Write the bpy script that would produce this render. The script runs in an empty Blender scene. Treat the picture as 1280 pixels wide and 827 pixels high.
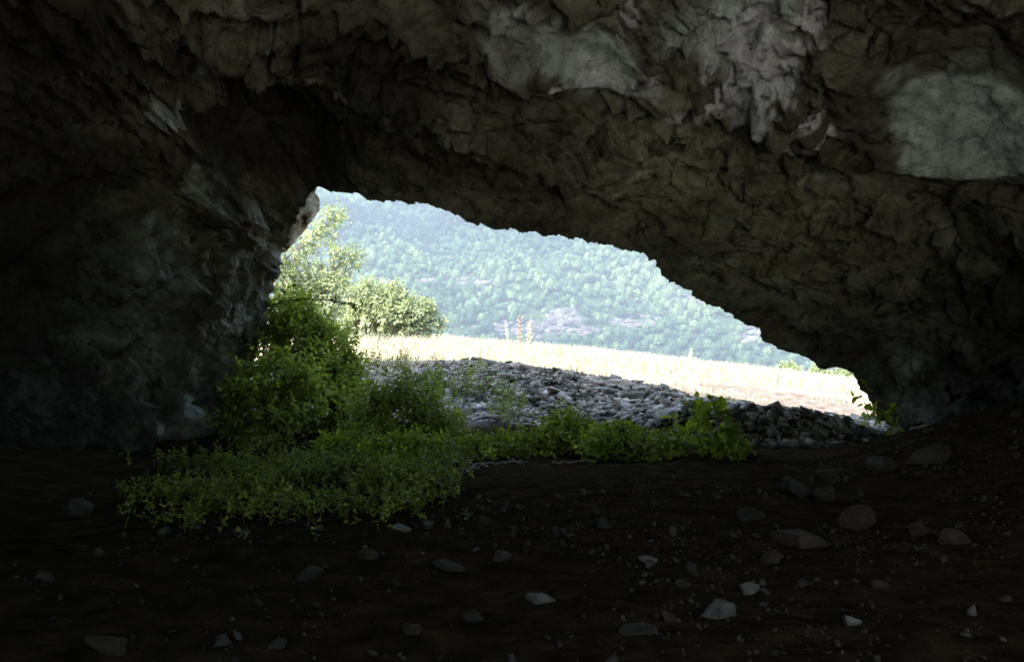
import bpy, math, random
import numpy as np
from mathutils import Vector
R = math.radians
rng = np.random.default_rng(7)
random.seed(7)
SC = bpy.context.scene
COL = SC.collection

# ---------------------------------------------------------------- camera, sky, sun, exposure
EYE = 1.6
F = 1244.0                      # focal length in photo pixels (1280 wide)
cam_d = bpy.data.cameras.new('camera'); cam = bpy.data.objects.new('camera', cam_d); COL.objects.link(cam)
cam.location = (0, 0, EYE); cam.rotation_euler = (R(90), 0, 0)
cam_d.sensor_width = 36; cam_d.lens = 35; cam_d.clip_end = 6000; cam_d.clip_start = 0.05
SC.camera = cam

SUN_EL, SUN_AZ = R(47), R(226)          # azimuth clockwise from +Y: the sun stands behind the camera, to the left
w = bpy.data.worlds.new('World'); SC.world = w; w.use_nodes = True
nt = w.node_tree; bg = nt.nodes['Background']
sky = nt.nodes.new('ShaderNodeTexSky'); sky.sky_type = 'NISHITA'; sky.sun_disc = False
sky.sun_elevation = SUN_EL; sky.sun_rotation = SUN_AZ; sky.air_density = 1.1; sky.dust_density = 1.4; sky.ozone_density = 0.25
nt.links.new(sky.outputs[0], bg.inputs[0]); bg.inputs[1].default_value = 0.15
sd = bpy.data.lights.new('sun', 'SUN'); sun = bpy.data.objects.new('sun', sd); COL.objects.link(sun)
sd.energy = 3.6; sd.angle = R(0.5); sd.color = (1, 0.95, 0.86)
sdir = Vector((math.sin(SUN_AZ) * math.cos(SUN_EL), math.cos(SUN_AZ) * math.cos(SUN_EL), math.sin(SUN_EL)))
sun.rotation_euler = sdir.to_track_quat('Z', 'Y').to_euler(); sun.location = (-10, -30, 40)
SC.view_settings.view_transform = 'Standard'; SC.view_settings.look = 'None'
SC.view_settings.exposure = 3.0; SC.view_settings.gamma = 1
SC.cycles.use_denoising = True
SC.cycles.max_bounces = 8; SC.cycles.diffuse_bounces = 5; SC.cycles.transmission_bounces = 4
SC.cycles.volume_bounces = 0; SC.cycles.sample_clamp_indirect = 4

# ---------------------------------------------------------------- numpy noise
def _h(ix, iy, iz, s=0):
    M = np.uint32
    n = (ix.astype(np.int64) * 374761393 + iy.astype(np.int64) * 668265263 + iz.astype(np.int64) * 2147483647 * 3 + s * 974634777) & 0xffffffff
    n = n.astype(np.uint64)
    n = ((n ^ (n >> np.uint64(13))) * np.uint64(1274126177)) & np.uint64(0xffffffff)
    n = ((n ^ (n >> np.uint64(16))) * np.uint64(2246822519)) & np.uint64(0xffffffff)
    n = n ^ (n >> np.uint64(15))
    return (n & np.uint64(0xffffff)).astype(np.float64) / 16777216.0

def vnoise(p, s=0):
    """value noise in -1..1"""
    i = np.floor(p).astype(np.int64); f = p - i; f = f * f * f * (f * (f * 6 - 15) + 10)
    out = 0
    for dx in (0, 1):
        wx = f[:, 0] if dx else 1 - f[:, 0]
        for dy in (0, 1):
            wy = f[:, 1] if dy else 1 - f[:, 1]
            for dz in (0, 1):
                wz = f[:, 2] if dz else 1 - f[:, 2]
                out = out + wx * wy * wz * _h(i[:, 0] + dx, i[:, 1] + dy, i[:, 2] + dz, s)
    return out * 2 - 1

def fbm(p, oct=4, s=0, gain=0.5, ridge=False):
    a, tot, out, q = 1.0, 0.0, 0.0, p.copy()
    for k in range(oct):
        v = vnoise(q, s + k * 17)
        if ridge: v = 1 - 2 * np.abs(v)
        out = out + a * v; tot += a; a *= gain; q = q * 2.03 + 11.3
    return out / tot

def cells(p, s=0):
    """faceted rock: tilt of a random plane per Voronoi cell, F2-F1 and a random value per cell"""
    i = np.floor(p).astype(np.int64)
    d1 = np.full(len(p), 9.0); d2 = np.full(len(p), 9.0)
    tilt = np.zeros(len(p)); rid = np.zeros(len(p))
    for dx in (-1, 0, 1):
        for dy in (-1, 0, 1):
            for dz in (-1, 0, 1):
                cx, cy, cz = i[:, 0] + dx, i[:, 1] + dy, i[:, 2] + dz
                r0 = _h(cx, cy, cz, s + 1)
                vx = p[:, 0] - (cx + r0); vy = p[:, 1] - (cy + _h(cx, cy, cz, s + 2)); vz = p[:, 2] - (cz + _h(cx, cy, cz, s + 3))
                d = np.sqrt(vx * vx + vy * vy + vz * vz)
                near = d < d1
                d2 = np.where(near, d1, np.minimum(d2, d))
                g0 = r0 * 7 % 1 * 2 - 1; g1 = r0 * 13 % 1 * 2 - 1; g2 = r0 * 29 % 1 * 2 - 1
                tilt = np.where(near, vx * g0 + vy * g1 + vz * g2, tilt)
                rid = np.where(near, r0 * 41 % 1, rid)
                d1 = np.where(near, d, d1)
    return tilt, d2 - d1, rid

def sstep(a, b, x):
    t = np.clip((x - a) / (b - a), 0, 1); return t * t * (3 - 2 * t)

def P(px, py, y):
    """photo pixel at depth y -> world point"""
    return np.array([(px - 640) / F * y, y, EYE - (py - 413.5) / F * y])

# ---------------------------------------------------------------- object helpers
def mesh_obj(name, V, faces, mat=None, parent=None, smooth=False, attrs=None):
    """V (n,3); faces: list of integer arrays (m,k)"""
    me = bpy.data.meshes.new(name)
    V = np.asarray(V, dtype=np.float32)
    if not isinstance(faces, (list, tuple)): faces = [faces]
    faces = [np.asarray(f, dtype=np.int32) for f in faces if len(f)]
    me.vertices.add(len(V)); me.vertices.foreach_set('co', V.ravel())
    nl = sum(f.size for f in faces); me.loops.add(nl)
    me.loops.foreach_set('vertex_index', np.concatenate([f.ravel() for f in faces]))
    tot = np.concatenate([np.full(len(f), f.shape[1], dtype=np.int32) for f in faces])
    me.polygons.add(len(tot))
    me.polygons.foreach_set('loop_start', np.concatenate([[0], np.cumsum(tot)[:-1]]).astype(np.int32))
    me.polygons.foreach_set('loop_total', tot)
    if smooth: me.polygons.foreach_set('use_smooth', np.ones(len(tot), dtype=bool))
    for k, a in (attrs or {}).items():
        if a.ndim == 1:
            at = me.attributes.new(k, 'FLOAT', 'POINT'); at.data.foreach_set('value', a.astype(np.float32))
        else:
            at = me.attributes.new(k, 'FLOAT_COLOR', 'POINT')
            at.data.foreach_set('color', np.c_[a, np.ones(len(a))].astype(np.float32).ravel())
    me.update(calc_edges=True); me.validate()
    if mat: me.materials.append(mat)
    o = bpy.data.objects.new(name, me); COL.objects.link(o)
    if parent: o.parent = parent
    return o

def tag(o, label=None, cat=None, group=None, kind=None):
    if label: o['label'] = label
    if cat: o['category'] = cat
    if group: o['group'] = group
    if kind: o['kind'] = kind
    return o

def empty(name, loc, label, cat, group=None):
    o = bpy.data.objects.new(name, None); COL.objects.link(o); o.location = tuple(loc); o.empty_display_size = .2
    return tag(o, label, cat, group)

def grid_faces(nr, nc):
    a = np.arange(nr * nc).reshape(nr, nc)
    return np.stack([a[:-1, :-1], a[:-1, 1:], a[1:, 1:], a[1:, :-1]], -1).reshape(-1, 4)

class MB:
    """collects vertices and faces of several shapes"""
    def __init__(s): s.V = []; s.F = {}; s.n = 0
    def add(s, V, faces):
        if not isinstance(faces, (list, tuple)): faces = [faces]
        for f in faces:
            if len(f): s.F.setdefault(f.shape[1], []).append(f + s.n)
        s.V.append(V); s.n += len(V)
    def build(s, name, mat, parent=None, smooth=False, origin=None):
        V = np.concatenate(s.V)
        if origin is not None: V = V - np.asarray(origin)
        return mesh_obj(name, V, [np.concatenate(f) for f in s.F.values()], mat, parent, smooth)

def tube(mb, pts, r0, r1, n=5):
    pts = np.asarray(pts, float); m = len(pts)
    T = np.gradient(pts, axis=0); T /= np.linalg.norm(T, axis=1)[:, None] + 1e-9
    up = np.array([0, 0, 1.0]) if abs(T[0, 2]) < .9 else np.array([1.0, 0, 0])
    A = np.cross(T, up); A /= np.linalg.norm(A, axis=1)[:, None] + 1e-9
    B = np.cross(T, A)
    r = np.linspace(r0, r1, m)[:, None, None]
    th = np.linspace(0, 2 * np.pi, n, endpoint=False)
    V = pts[:, None, :] + r * (np.cos(th)[None, :, None] * A[:, None, :] + np.sin(th)[None, :, None] * B[:, None, :])
    f = []
    for i in range(m - 1):
        for j in range(n):
            f.append((i * n + j, i * n + (j + 1) % n, (i + 1) * n + (j + 1) % n, (i + 1) * n + j))
    mb.add(V.reshape(-1, 3), np.array(f))

def wander(a, b, n=6, amp=.1, seed=0):
    g = np.random.default_rng(seed)
    a, b = np.asarray(a, float), np.asarray(b, float)
    t = np.linspace(0, 1, n)[:, None]
    off = np.cumsum(g.normal(0, 1, (n, 3)), axis=0) * amp * np.linalg.norm(b - a) / n
    off -= t * off[-1] * .7
    off[0] = 0
    return a + (b - a) * t + off

def leaves(C, D, N, size, asp=.55, fold=.25):
    """leaf blades: base points C, direction D, approximate normal N, length size"""
    D = D / (np.linalg.norm(D, axis=1)[:, None] + 1e-9)
    S = np.cross(D, N); S /= np.linalg.norm(S, axis=1)[:, None] + 1e-9
    U = np.cross(S, D)
    L = size[:, None]; W = L * asp
    b = C; tip = C + D * L - U * L * .12
    l1 = C + D * L * .3 + S * W * .5 + U * W * fold; l2 = C + D * L * .68 + S * W * .38 + U * W * fold * .6
    r1 = C + D * L * .3 - S * W * .5 + U * W * fold; r2 = C + D * L * .68 - S * W * .38 + U * W * fold * .6
    V = np.stack([b, l1, l2, tip, r2, r1], 1).reshape(-1, 3)
    k = np.arange(len(C))[:, None] * 6
    return V, np.concatenate([k + np.array([[0, 1, 2, 3]]), k + np.array([[0, 3, 4, 5]])])

def sprigs(O, D, length, nl, lsize, g, asp=.6, droop=.3):
    """leafy shoots: origin O (n,3), direction D, length (n,), nl leaves each"""
    n = len(O); D = D / (np.linalg.norm(D, axis=1)[:, None] + 1e-9)
    t = np.tile(np.linspace(.15, 1, nl), n); t = np.clip(t + g.normal(0, .05, n * nl), 0, 1)
    Or = np.repeat(O, nl, 0); Dr = np.repeat(D, nl, 0); Lr = np.repeat(length, nl)
    C = Or + Dr * (t * Lr)[:, None]
    a = np.tile(np.arange(nl) * 2.4, n) + np.repeat(g.uniform(0, 6.28, n), nl)
    X = np.cross(Dr, np.array([.3, .2, 1.0])); X /= np.linalg.norm(X, axis=1)[:, None] + 1e-9
    Y = np.cross(Dr, X)
    out = X * np.cos(a)[:, None] + Y * np.sin(a)[:, None]
    LD = out * (1.1 - .5 * t)[:, None] + Dr * (.25 + .5 * t)[:, None] + g.normal(0, .18, C.shape)
    LD[:, 2] -= droop * (1 - t)
    NN = Dr * .6 + np.array([0, 0, 1.0]) + g.normal(0, .3, C.shape)
    return leaves(C, LD, NN, lsize * g.uniform(.6, 1.25, len(C)) * (1.05 - .35 * t), asp)

def inpoly(x, y, poly):
    c = np.zeros(len(x), bool); n = len(poly)
    for i in range(n):
        x0, y0 = poly[i]; x1, y1 = poly[i - 1]
        m = (y0 > y) != (y1 > y)
        c ^= m & (x < (x1 - x0) * (y - y0) / (y1 - y0 + 1e-12) + x0)
    return c

# ---------------------------------------------------------------- materials
def mat_new(name, rough=.9, spec=.2):
    m = bpy.data.materials.new(name); m.use_nodes = True
    b = m.node_tree.nodes['Principled BSDF']; b.inputs['Roughness'].default_value = rough
    b.inputs['Specular IOR Level'].default_value = spec
    return m, m.node_tree, b

def ramp(t, fac, stops):
    r = t.nodes.new('ShaderNodeValToRGB'); e = r.color_ramp.elements
    while len(e) < len(stops): e.new(.5)
    for k, (p, c) in enumerate(stops): e[k].position = p; e[k].color = (*c, 1)
    t.links.new(fac, r.inputs[0]); return r.outputs[0]

def noise(t, scale, detail=6, rough=.6, vec=None, dist=0):
    n = t.nodes.new('ShaderNodeTexNoise'); n.inputs['Scale'].default_value = scale
    n.inputs['Detail'].default_value = detail; n.inputs['Roughness'].default_value = rough; n.inputs['Distortion'].default_value = dist
    if vec is None:
        g = t.nodes.new('ShaderNodeNewGeometry'); vec = g.outputs['Position']
    t.links.new(vec, n.inputs['Vector']); return n.outputs['Fac']

def mix(t, fac, a, b, mode='MIX'):
    m = t.nodes.new('ShaderNodeMix'); m.data_type = 'RGBA'; m.blend_type = mode
    for v, s in ((fac, m.inputs[0]), (a, m.inputs[6]), (b, m.inputs[7])):
        if isinstance(v, (int, float)): s.default_value = v
        elif isinstance(v, tuple): s.default_value = (*v, 1)
        else: t.links.new(v, s)
    return m.outputs[2]

def mul(t, a, b, op='MULTIPLY'):
    m = t.nodes.new('ShaderNodeMath'); m.operation = op
    for v, s in ((a, m.inputs[0]), (b, m.inputs[1])):
        if isinstance(v, (int, float)): s.default_value = v
        else: t.links.new(v, s)
    return m.outputs[0]

def bump(t, b, h, dist, strength=1.0, prev=None):
    n = t.nodes.new('ShaderNodeBump'); n.inputs['Distance'].default_value = dist; n.inputs['Strength'].default_value = strength
    t.links.new(h, n.inputs['Height'])
    if prev is not None: t.links.new(prev, n.inputs['Normal'])
    t.links.new(n.outputs[0], b.inputs['Normal']); return n.outputs[0]

def attr(t, name):
    a = t.nodes.new('ShaderNodeAttribute'); a.attribute_name = name; return a

def leaf_mat(name, c0, c1, c2, trans=.35, rough=.55):
    m, t, b = mat_new(name, rough, .15)
    g = t.nodes.new('ShaderNodeNewGeometry')
    c = ramp(t, g.outputs['Random Per Island'], [(0, c0), (.55, c1), (1, c2)])
    c = mix(t, 1.0, c, ramp(t, noise(t, 1.3, 4, .6), [(.35, (.7, .7, .7)), (.65, (1.3, 1.25, 1.1))]), 'MULTIPLY')
    t.links.new(c, b.inputs['Base Color'])
    tr = t.nodes.new('ShaderNodeBsdfTranslucent')
    t.links.new(mix(t, 1.0, c, (1.0, 1.0, .55), 'MULTIPLY'), tr.inputs[0])
    mx = t.nodes.new('ShaderNodeMixShader'); mx.inputs[0].default_value = trans
    t.links.new(b.outputs[0], mx.inputs[1]); t.links.new(tr.outputs[0], mx.inputs[2])
    t.links.new(mx.outputs[0], t.nodes['Material Output'].inputs['Surface'])
    return m

def rock_mat(name, a, b_, c, scale=2.0, bs=.03, rough=.9, spec=.2, fine=30):
    m, t, b = mat_new(name, rough, spec)
    col = ramp(t, noise(t, scale, 8, .65), [(.32, a), (.5, b_), (.68, c)])
    gi = t.nodes.new('ShaderNodeNewGeometry')
    col = mix(t, 1.0, col, ramp(t, gi.outputs['Random Per Island'], [(0, (.6, .6, .6)), (1, (1.3, 1.3, 1.3))]), 'MULTIPLY')
    t.links.new(col, b.inputs['Base Color'])
    bump(t, b, noise(t, fine, 8, .7), bs)
    return m

# ================================================================ CAVE ROCK
RIM_Y, IN_Y = 15.0, 8.0
OUT = [(262, 720), (285, 620), (297, 560), (302, 520), (312, 470), (326, 425), (336, 398), (341, 370), (346, 340), (349, 322), (356, 305), (362, 285),
       (376, 262), (392, 246), (404, 240), (412, 242), (440, 243), (470, 248), (498, 247), (520, 252), (556, 263), (585, 276), (606, 282), (640, 285),
       (668, 291), (700, 292), (738, 300), (772, 305), (800, 315), (815, 325), (826, 338), (842, 352), (868, 368), (884, 379), (902, 382), (918, 393),
       (930, 404), (950, 409), (957, 425), (975, 436), (1000, 443), (1014, 449), (1026, 461), (1046, 459), (1064, 466), (1074, 482), (1086, 500),
       (1096, 516), (1110, 530), (1122, 543), (1132, 570), (1150, 640), (1165, 720)]
INN = [(-7.0, -1.6), (-6.6, 0), (-6.1, 1.6), (-5.8, 3.2), (-5.0, 4.5), (-3.4, 5.3), (-1.2, 5.7), (1.2, 5.8), (3.4, 5.5), (5.2, 4.7), (6.3, 3.5), (6.9, 2.0), (7.2, .5), (7.3, -.6), (7.4, -1.6)]
KEY_T_OUT = None
def resample(poly, n, power=1.0):
    p = np.array(poly, float); d = np.r_[0, np.cumsum(np.linalg.norm(np.diff(p, axis=0), axis=1))]; d /= d[-1]
    t = np.linspace(0, 1, n); return np.c_[np.interp(t, d, p[:, 0]), np.interp(t, d, p[:, 1])]
NT = 1000
def rim_depth(px): return np.interp(px, [300, 345, 430, 560, 700, 800, 900, 1130], [14.9, 14.8, 13.4, 12.8, 13.0, 14.2, 15.0, 15.2])
o_w = np.array([P(a, b, rim_depth(a)) for a, b in OUT])
_p2 = resample(OUT, NT); S1y = rim_depth(_p2[:, 0])
S1y = np.convolve(np.r_[np.full(40, S1y[0]), S1y, np.full(40, S1y[-1])], np.ones(81) / 81, 'valid')
S1 = np.array([P(a, b, yv_) for (a, b), yv_ in zip(_p2, S1y)])[:, [0, 2]]; S0 = resample(INN, NT)
for _ in range(40):
    S0[1:-1] = (S0[:-2] + S0[2:] + 2 * S0[1:-1]) / 4
# y rows: hull behind rim first, then rim -> inside -> rear
s_in = np.linspace(0, 1, 400) ** 1.0
y_in = RIM_Y - s_in * (RIM_Y - IN_Y)
rows = []; Sx = []
tpar = np.linspace(0, 1, NT)
gpow = np.interp(tpar, [0, .18, .3, .55, .8, 1], [.8, .75, .85, .74, .55, .55])
def base_row(y):
    if y >= IN_Y:
        s = (RIM_Y - y) / (RIM_Y - IN_Y); g = s ** gpow
        sec = S1 + (S0 - S1) * g[:, None]
        return np.c_[sec[:, 0], S1y + (IN_Y - S1y) * s, sec[:, 1]]
    else:
        # unseen rear mouth: flared, left side drawn in, shaped to steer fill light
        k = sstep(2.5, -3.5, np.array([y]))[0]
        c = np.array([1.2, .9]); sec = c + (S0 - c) * (1 + .55 * k)
        sec[:, 0] = np.where(sec[:, 0] < 4, 4 + (sec[:, 0] - 4) * (1 - .62 * k), sec[:, 0])
    return np.c_[sec[:, 0], np.full(NT, y), sec[:, 1]]
ys = list(y_in) + list(np.linspace(IN_Y - .06, 2, 60)) + list(np.linspace(1.8, -3.6, 26))
G = np.array([base_row(y) for y in ys])                       # rows x NT x 3
# inward normals from the base surface
dv = np.gradient(G, axis=0); du = np.gradient(G, axis=1)
Nrm = np.cross(du, dv); Nrm /= np.linalg.norm(Nrm, axis=2)[..., None] + 1e-9
cen = np.array([.5, 0, 1.2]); tocen = cen - G; tocen[..., 1] = 0
sgn = np.sign((Nrm * tocen).sum(2).mean()); Nrm *= sgn
flat = G.reshape(-1, 3); nf = Nrm.reshape(-1, 3)
def proj(p): return 640 + p[..., 0] / p[..., 1] * F, 413.5 - (p[..., 2] - EYE) / p[..., 1] * F
vis = G[:400:4, ::4].reshape(-1, 3); vpx, vpy = proj(vis)
def hit(px, py):
    k = np.argmin((vpx - px) ** 2 + (vpy - py) ** 2); return vis[k]
vt = np.tile(tpar[::4], 100)
def hit_t(px, py): return vt[np.argmin((vpx - px) ** 2 + (vpy - py) ** 2)]
yy = flat[:, 1]; tt = np.tile(tpar, len(ys))
ry = np.tile(S1y, len(ys)); rimd = np.clip((ry - yy) / 2.2, 0, 1)                      # 0 on the rim
amp = .22 + .78 * rimd ** .7
# zones
leftw = sstep(.36, .24, tt)                                    # left pillar
wp = flat + np.c_[fbm(flat * .9, 3, 3), fbm(flat * .9, 3, 4), fbm(flat * .9, 3, 5)] * .2
st = np.array([1.0, .8, 1.0])
q = wp * (leftw[:, None] * np.array([1.6, 1.0, .28]) + (1 - leftw[:, None]) * np.array([.8, .9, 1.0]))
t1, e1, r1 = cells(q * 1.0, 10)
t2, e2, r2 = cells(wp * np.array([2.2, 2.3, 2.6]) * (1 + leftw[:, None] * np.array([.8, .2, -.6])), 20)
t3, e3, r3 = cells(wp * np.array([5.5, 6, 7]), 30)
d = .46 * t1 + .16 * (r1 - .5) + .26 * t2 + .07 * (r2 - .5) + .09 * t3
d -= .10 * np.exp(-e1 / .04) * (r1 > .3) + .035 * np.exp(-e2 / .05) * (r2 > .5)
smooth_zone = np.zeros(len(flat))
if 1:
    pass
def blob(px, py, r, sy=1.0):
    c = hit(px, py); v = flat - c; v[:, 1] *= .7
    return np.exp(-(v ** 2).sum(1) / r ** 2)
for (px, py, r) in ((1185, 150, .95), (1230, 190, .6), (740, 80, .5)):
    smooth_zone = np.maximum(smooth_zone, np.clip(blob(px, py, r) * 1.8, 0, 1))
calm = np.clip(blob(830, 215, 1.3) + blob(1000, 300, 1.2) + .7 * blob(1120, 380, 1.2), 0, 1)
d *= (1 - .88 * smooth_zone) * (1 - .28 * calm)
d -= calm * (.05 * np.exp(-e1 / .025) + .03 * np.exp(-e2 / .03) * (r2 > .6))
d += .16 * fbm(flat * 1.3, 4, 50) + .02 * fbm(flat * 9, 4, 60) * (1 - .7 * smooth_zone)
# broad mass: hollow between pillar and ceiling, swelling of the arch on the right, scoop of the pale patch
d -= 1.3 * blob(345, 175, .75) + .7 * blob(370, 225, .5) + 1.1 * blob(30, 360, 1.4) - .25 * blob(210, 250, .7)
d += .30 * blob(850, 260, 1.3) - .35 * blob(1190, 130, .9) - .3 * blob(740, 70, .45) - .3 * blob(950, 40, .5)
# ledge: the upper bed stands proud of the lower one
def ledge(pix, h, wd, seed, fade=(0, 1)):
    pts = np.array([hit(a, b) for a, b in pix])
    ts = np.array([hit_t(a, b) for a, b in pix])
    o = np.argsort(ts); ts = ts[o]; yl = pts[o, 1]
    jag = .06 * fbm(np.c_[tt * 60, tt * 0, tt * 0 + seed], 4, seed)
    yg = np.interp(tpar, ts, yl); yg = np.convolve(np.r_[np.full(20, yg[0]), yg, np.full(20, yg[-1])], np.ones(41) / 41, 'valid')
    y0 = np.interp(tt, tpar, yg) + jag
    m = sstep(ts[0], ts[0] + .03, tt) * sstep(ts[-1], ts[-1] - .03, tt)
    dy = y0 - yy
    fall = np.exp(-np.clip(dy, 0, 9) / wd)
    return h * m * sstep(-.01, .05, dy) * fall - h * .35 * m * np.exp(-(dy / .05) ** 2), dy, m
L1, dy1, m1 = ledge([(430, 0), (500, 45), (575, 72), (640, 86), (688, 98), (702, 108), (770, 105), (830, 118), (890, 122), (960, 126), (1030, 162), (1090, 195), (1160, 218), (1270, 232)], .28, .9, 5)
L2, dy2, m2 = ledge([(560, 170), (610, 190), (680, 215), (740, 235), (790, 262), (860, 300), (930, 340), (1010, 372), (1100, 400)], .14, .5, 9)
L3, dy3, m3 = ledge([(320, 60), (400, 130), (480, 150), (560, 160), (620, 185)], .16, .5, 12)
L4, dy4, m4 = ledge([(880, 200), (930, 250), (990, 255), (1060, 240), (1140, 260)], .10, .35, 15)
L5, dy5, m5 = ledge([(820, 330), (900, 395), (1000, 415), (1120, 440), (1240, 450)], .12, .5, 18)
d += L1 + 1.7 * L2 + 1.0 * L3 + 2.0 * L4 + 1.9 * L5
d += leftw * .26 * fbm(np.c_[wp[:, 0] * 2.6, wp[:, 1] * 2.6, flat[:, 2] * .28], 4, 97, ridge=True)
d = d * amp
D3 = flat + nf * d[:, None]
# ragged rim outline
rad = np.c_[.5 - flat[:, 0], flat[:, 0] * 0, .9 - flat[:, 2]]; rad /= np.linalg.norm(rad, axis=1)[:, None]
D3 += rad * (.075 * fbm(np.c_[tt * 110, yy * 1.2, yy * 0], 5, 70, gain=.62, ridge=True) * np.exp(-np.clip(ry - yy, 0, 9) / .6))[:, None]
D3[:, 1] += .35 * fbm(np.c_[tt * 14, yy * 0, yy * 0 + 3], 3, 80) * np.exp(-np.clip(ry - yy, 0, 9) / .6)
# mineral masks
pale = np.zeros(len(flat)); white = np.zeros(len(flat)); olive = np.zeros(len(flat))
for px, py, r, s in ((1195, 165, .45, 1), (1165, 195, .25, .9), (1240, 190, .35, .9), (1150, 140, .3, .7), (1215, 110, .3, .45), (1120, 110, .2, .4), (745, 80, .34, 1), (705, 50, .3, .6), (930, 20, .45, .8), (640, 35, .35, .5), (860, 20, .3, .5),
                     (185, 330, .55, .45), (150, 400, .4, .35), (235, 505, .14, .6), (200, 540, .12, .6), (210, 150, .16, .9), (270, 105, .12, 1), (300, 400, .2, .4), (260, 230, .3, .5)):
    pale = np.maximum(pale, s * np.clip(blob(px, py, r) * 2.2, 0, 1))
for px, py, r, s in ((955, 75, .30, 1), (1005, 55, .2, .9), (900, 75, .2, .8), (925, 112, .28, 1), (985, 115, .22, .9), (880, 140, .25, .9), (940, 145, .25, .9), (840, 132, .2, .7), (800, 105, .2, .5), (740, 112, .22, .8),
                     (700, 118, .12, .8), (1035, 185, .12, .9), (985, 195, .1, .5), (1030, 240, .1, .4), (780, 30, .14, .5), (1015, 145, .15, .8)):
    white = np.maximum(white, s * np.clip(blob(px, py - 20, r) * 1.7, 0, 1))
for px, py, r, s in ((830, 210, 1.2, 1), (1000, 290, 1.1, .9), (900, 330, .8, .6)):
    olive = np.maximum(olive, s * blob(px, py, r))
_en = .30 * fbm(flat * 2.3, 5, 91, gain=.6)
pale = sstep(.15, .62, pale + 1.2 * _en) * np.clip(pale * 1.3, 0, 1); white = sstep(.25, .5, white + .6 * _en) * np.clip(white * 1.3, 0, 1)
white = white * sstep(-.30, .02, fbm(wp * np.array([5, 5, 3.5]), 4, 90) + .35 * white)
# outer hull: from the rim out over the hill's own surface, to the rear mouth
hull_y = [15.2, 15.45, 15.3, 15.0, 13.5, 10, 4, -1, -3.7, -3.9]
hull_s = [1.05, 1.2, 2.1, 3.7, 4.5, 4.3, 3.7, 3.7, 3.4, 2.2]
hc = np.array([.8, .9])
first = D3[:NT]; last = D3[-NT:]
H = []
for k, (hy, hs) in enumerate(zip(hull_y[::-1], hull_s[::-1])):
    src = S1 if hy > 5 else S0 * .75
    sec = hc + (src - hc) * hs
    if hs > 1.6: sec[:, 1] = np.where(sec[:, 1] > 1, 1 + (sec[:, 1] - 1) * 1.55, sec[:, 1])
    row = np.c_[sec[:, 0], hy + (S1y - RIM_Y) * (1 if hy > 5 else 0), sec[:, 1]]
    a = .35 if hs > 1.5 else .12
    nn = fbm(row * .8, 4, 100 + k); row += np.c_[nn, nn * .3, nn] * a
    H.append(row)
# order: hull from rear-outer to rim, then interior rows rim -> rear
hull = np.concatenate(H)
V = np.concatenate([hull, D3]); nr = len(H) + len(ys)
dark = sstep(.16, .55, np.maximum.reduce([blob(20, 330, 1.5), blob(-60, 150, 1.6), blob(30, 520, 1.2), blob(1240, 520, 1.1), blob(1290, 420, .9), blob(60, 60, .9), 1.3 * blob(345, 185, .75), .9 * blob(30, 440, 1.0), .8 * blob(100, 230, .9), .7 * blob(480, 90, .8), .6 * blob(420, 170, .7)]) + .35 * fbm(wp * 1.3, 4, 95))  # shade of the far walls, upper left ceiling and hollow, painted as patches
def ext(a): return np.r_[np.zeros(len(hull)), a]
m, t, b = mat_new('cave_rock', .82, .25)
n1 = noise(t, 1.1, 8, .65, dist=.6)
n2 = noise(t, 5, 9, .7, dist=.4)
col = ramp(t, n1, [(.3, (.042, .038, .026)), (.46, (.11, .102, .072)), (.58, (.18, .178, .135)), (.7, (.28, .285, .225))])
col = mix(t, mul(t, attr(t, 'olive').outputs['Fac'], .75), col, ramp(t, noise(t, 2.2, 9, .7, dist=.5), [(.35, (.24, .185, .11)), (.5, (.41, .40, .27)), (.66, (.58, .59, .43))]))
# rusty and near-black stains
st_ = t.nodes.new('ShaderNodeMapRange'); t.links.new(noise(t, 1.7, 6, .6), st_.inputs[0]); st_.inputs[1].default_value = .58; st_.inputs[2].default_value = .7
col = mix(t, mul(t, st_.outputs[0], .55), col, (.17, .085, .035))
st2 = t.nodes.new('ShaderNodeMapRange'); t.links.new(noise(t, 2.9, 9, .72, dist=1.0), st2.inputs[0]); st2.inputs[1].default_value = .54; st2.inputs[2].default_value = .62
col = mix(t, mul(t, st2.outputs[0], .7), col, (.03, .026, .02))
pl = ramp(t, n2, [(.3, (.32, .37, .35)), (.5, (.54, .61, .58)), (.75, (.64, .71, .68))])
col = mix(t, attr(t, 'pale').outputs['Fac'], col, pl)
wh = ramp(t, n2, [(.36, (.14, .12, .11)), (.45, (.66, .67, .72)), (.7, (.84, .85, .89))])
col = mix(t, attr(t, 'white').outputs['Fac'], col, wh)
col = mix(t, 1.0, col, ramp(t, n2, [(.3, (.55, .55, .55)), (.7, (1.35, 1.35, 1.35))]), 'MULTIPLY')
col = mix(t, mul(t, attr(t, 'dark').outputs['Fac'], .8), col, (.02, .017, .012))  # painted shade mixed into the rock colour
def cracks(scale, width, warp):
    gp = t.nodes.new('ShaderNodeNewGeometry'); nz_ = t.nodes.new('ShaderNodeTexNoise'); nz_.inputs['Scale'].default_value = scale * 1.7; nz_.inputs['Detail'].default_value = 6
    t.links.new(gp.outputs['Position'], nz_.inputs['Vector'])
    va = t.nodes.new('ShaderNodeVectorMath'); va.operation = 'MULTIPLY_ADD'; va.inputs[1].default_value = (warp,) * 3
    t.links.new(nz_.outputs['Color'], va.inputs[0]); t.links.new(gp.outputs['Position'], va.inputs[2])
    vo = t.nodes.new('ShaderNodeTexVoronoi'); vo.feature = 'DISTANCE_TO_EDGE'; vo.inputs['Scale'].default_value = scale; t.links.new(va.outputs[0], vo.inputs['Vector'])
    mr = t.nodes.new('ShaderNodeMapRange'); t.links.new(vo.outputs['Distance'], mr.inputs[0]); mr.inputs[1].default_value = 0; mr.inputs[2].default_value = width
    return mr.outputs[0]
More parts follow.
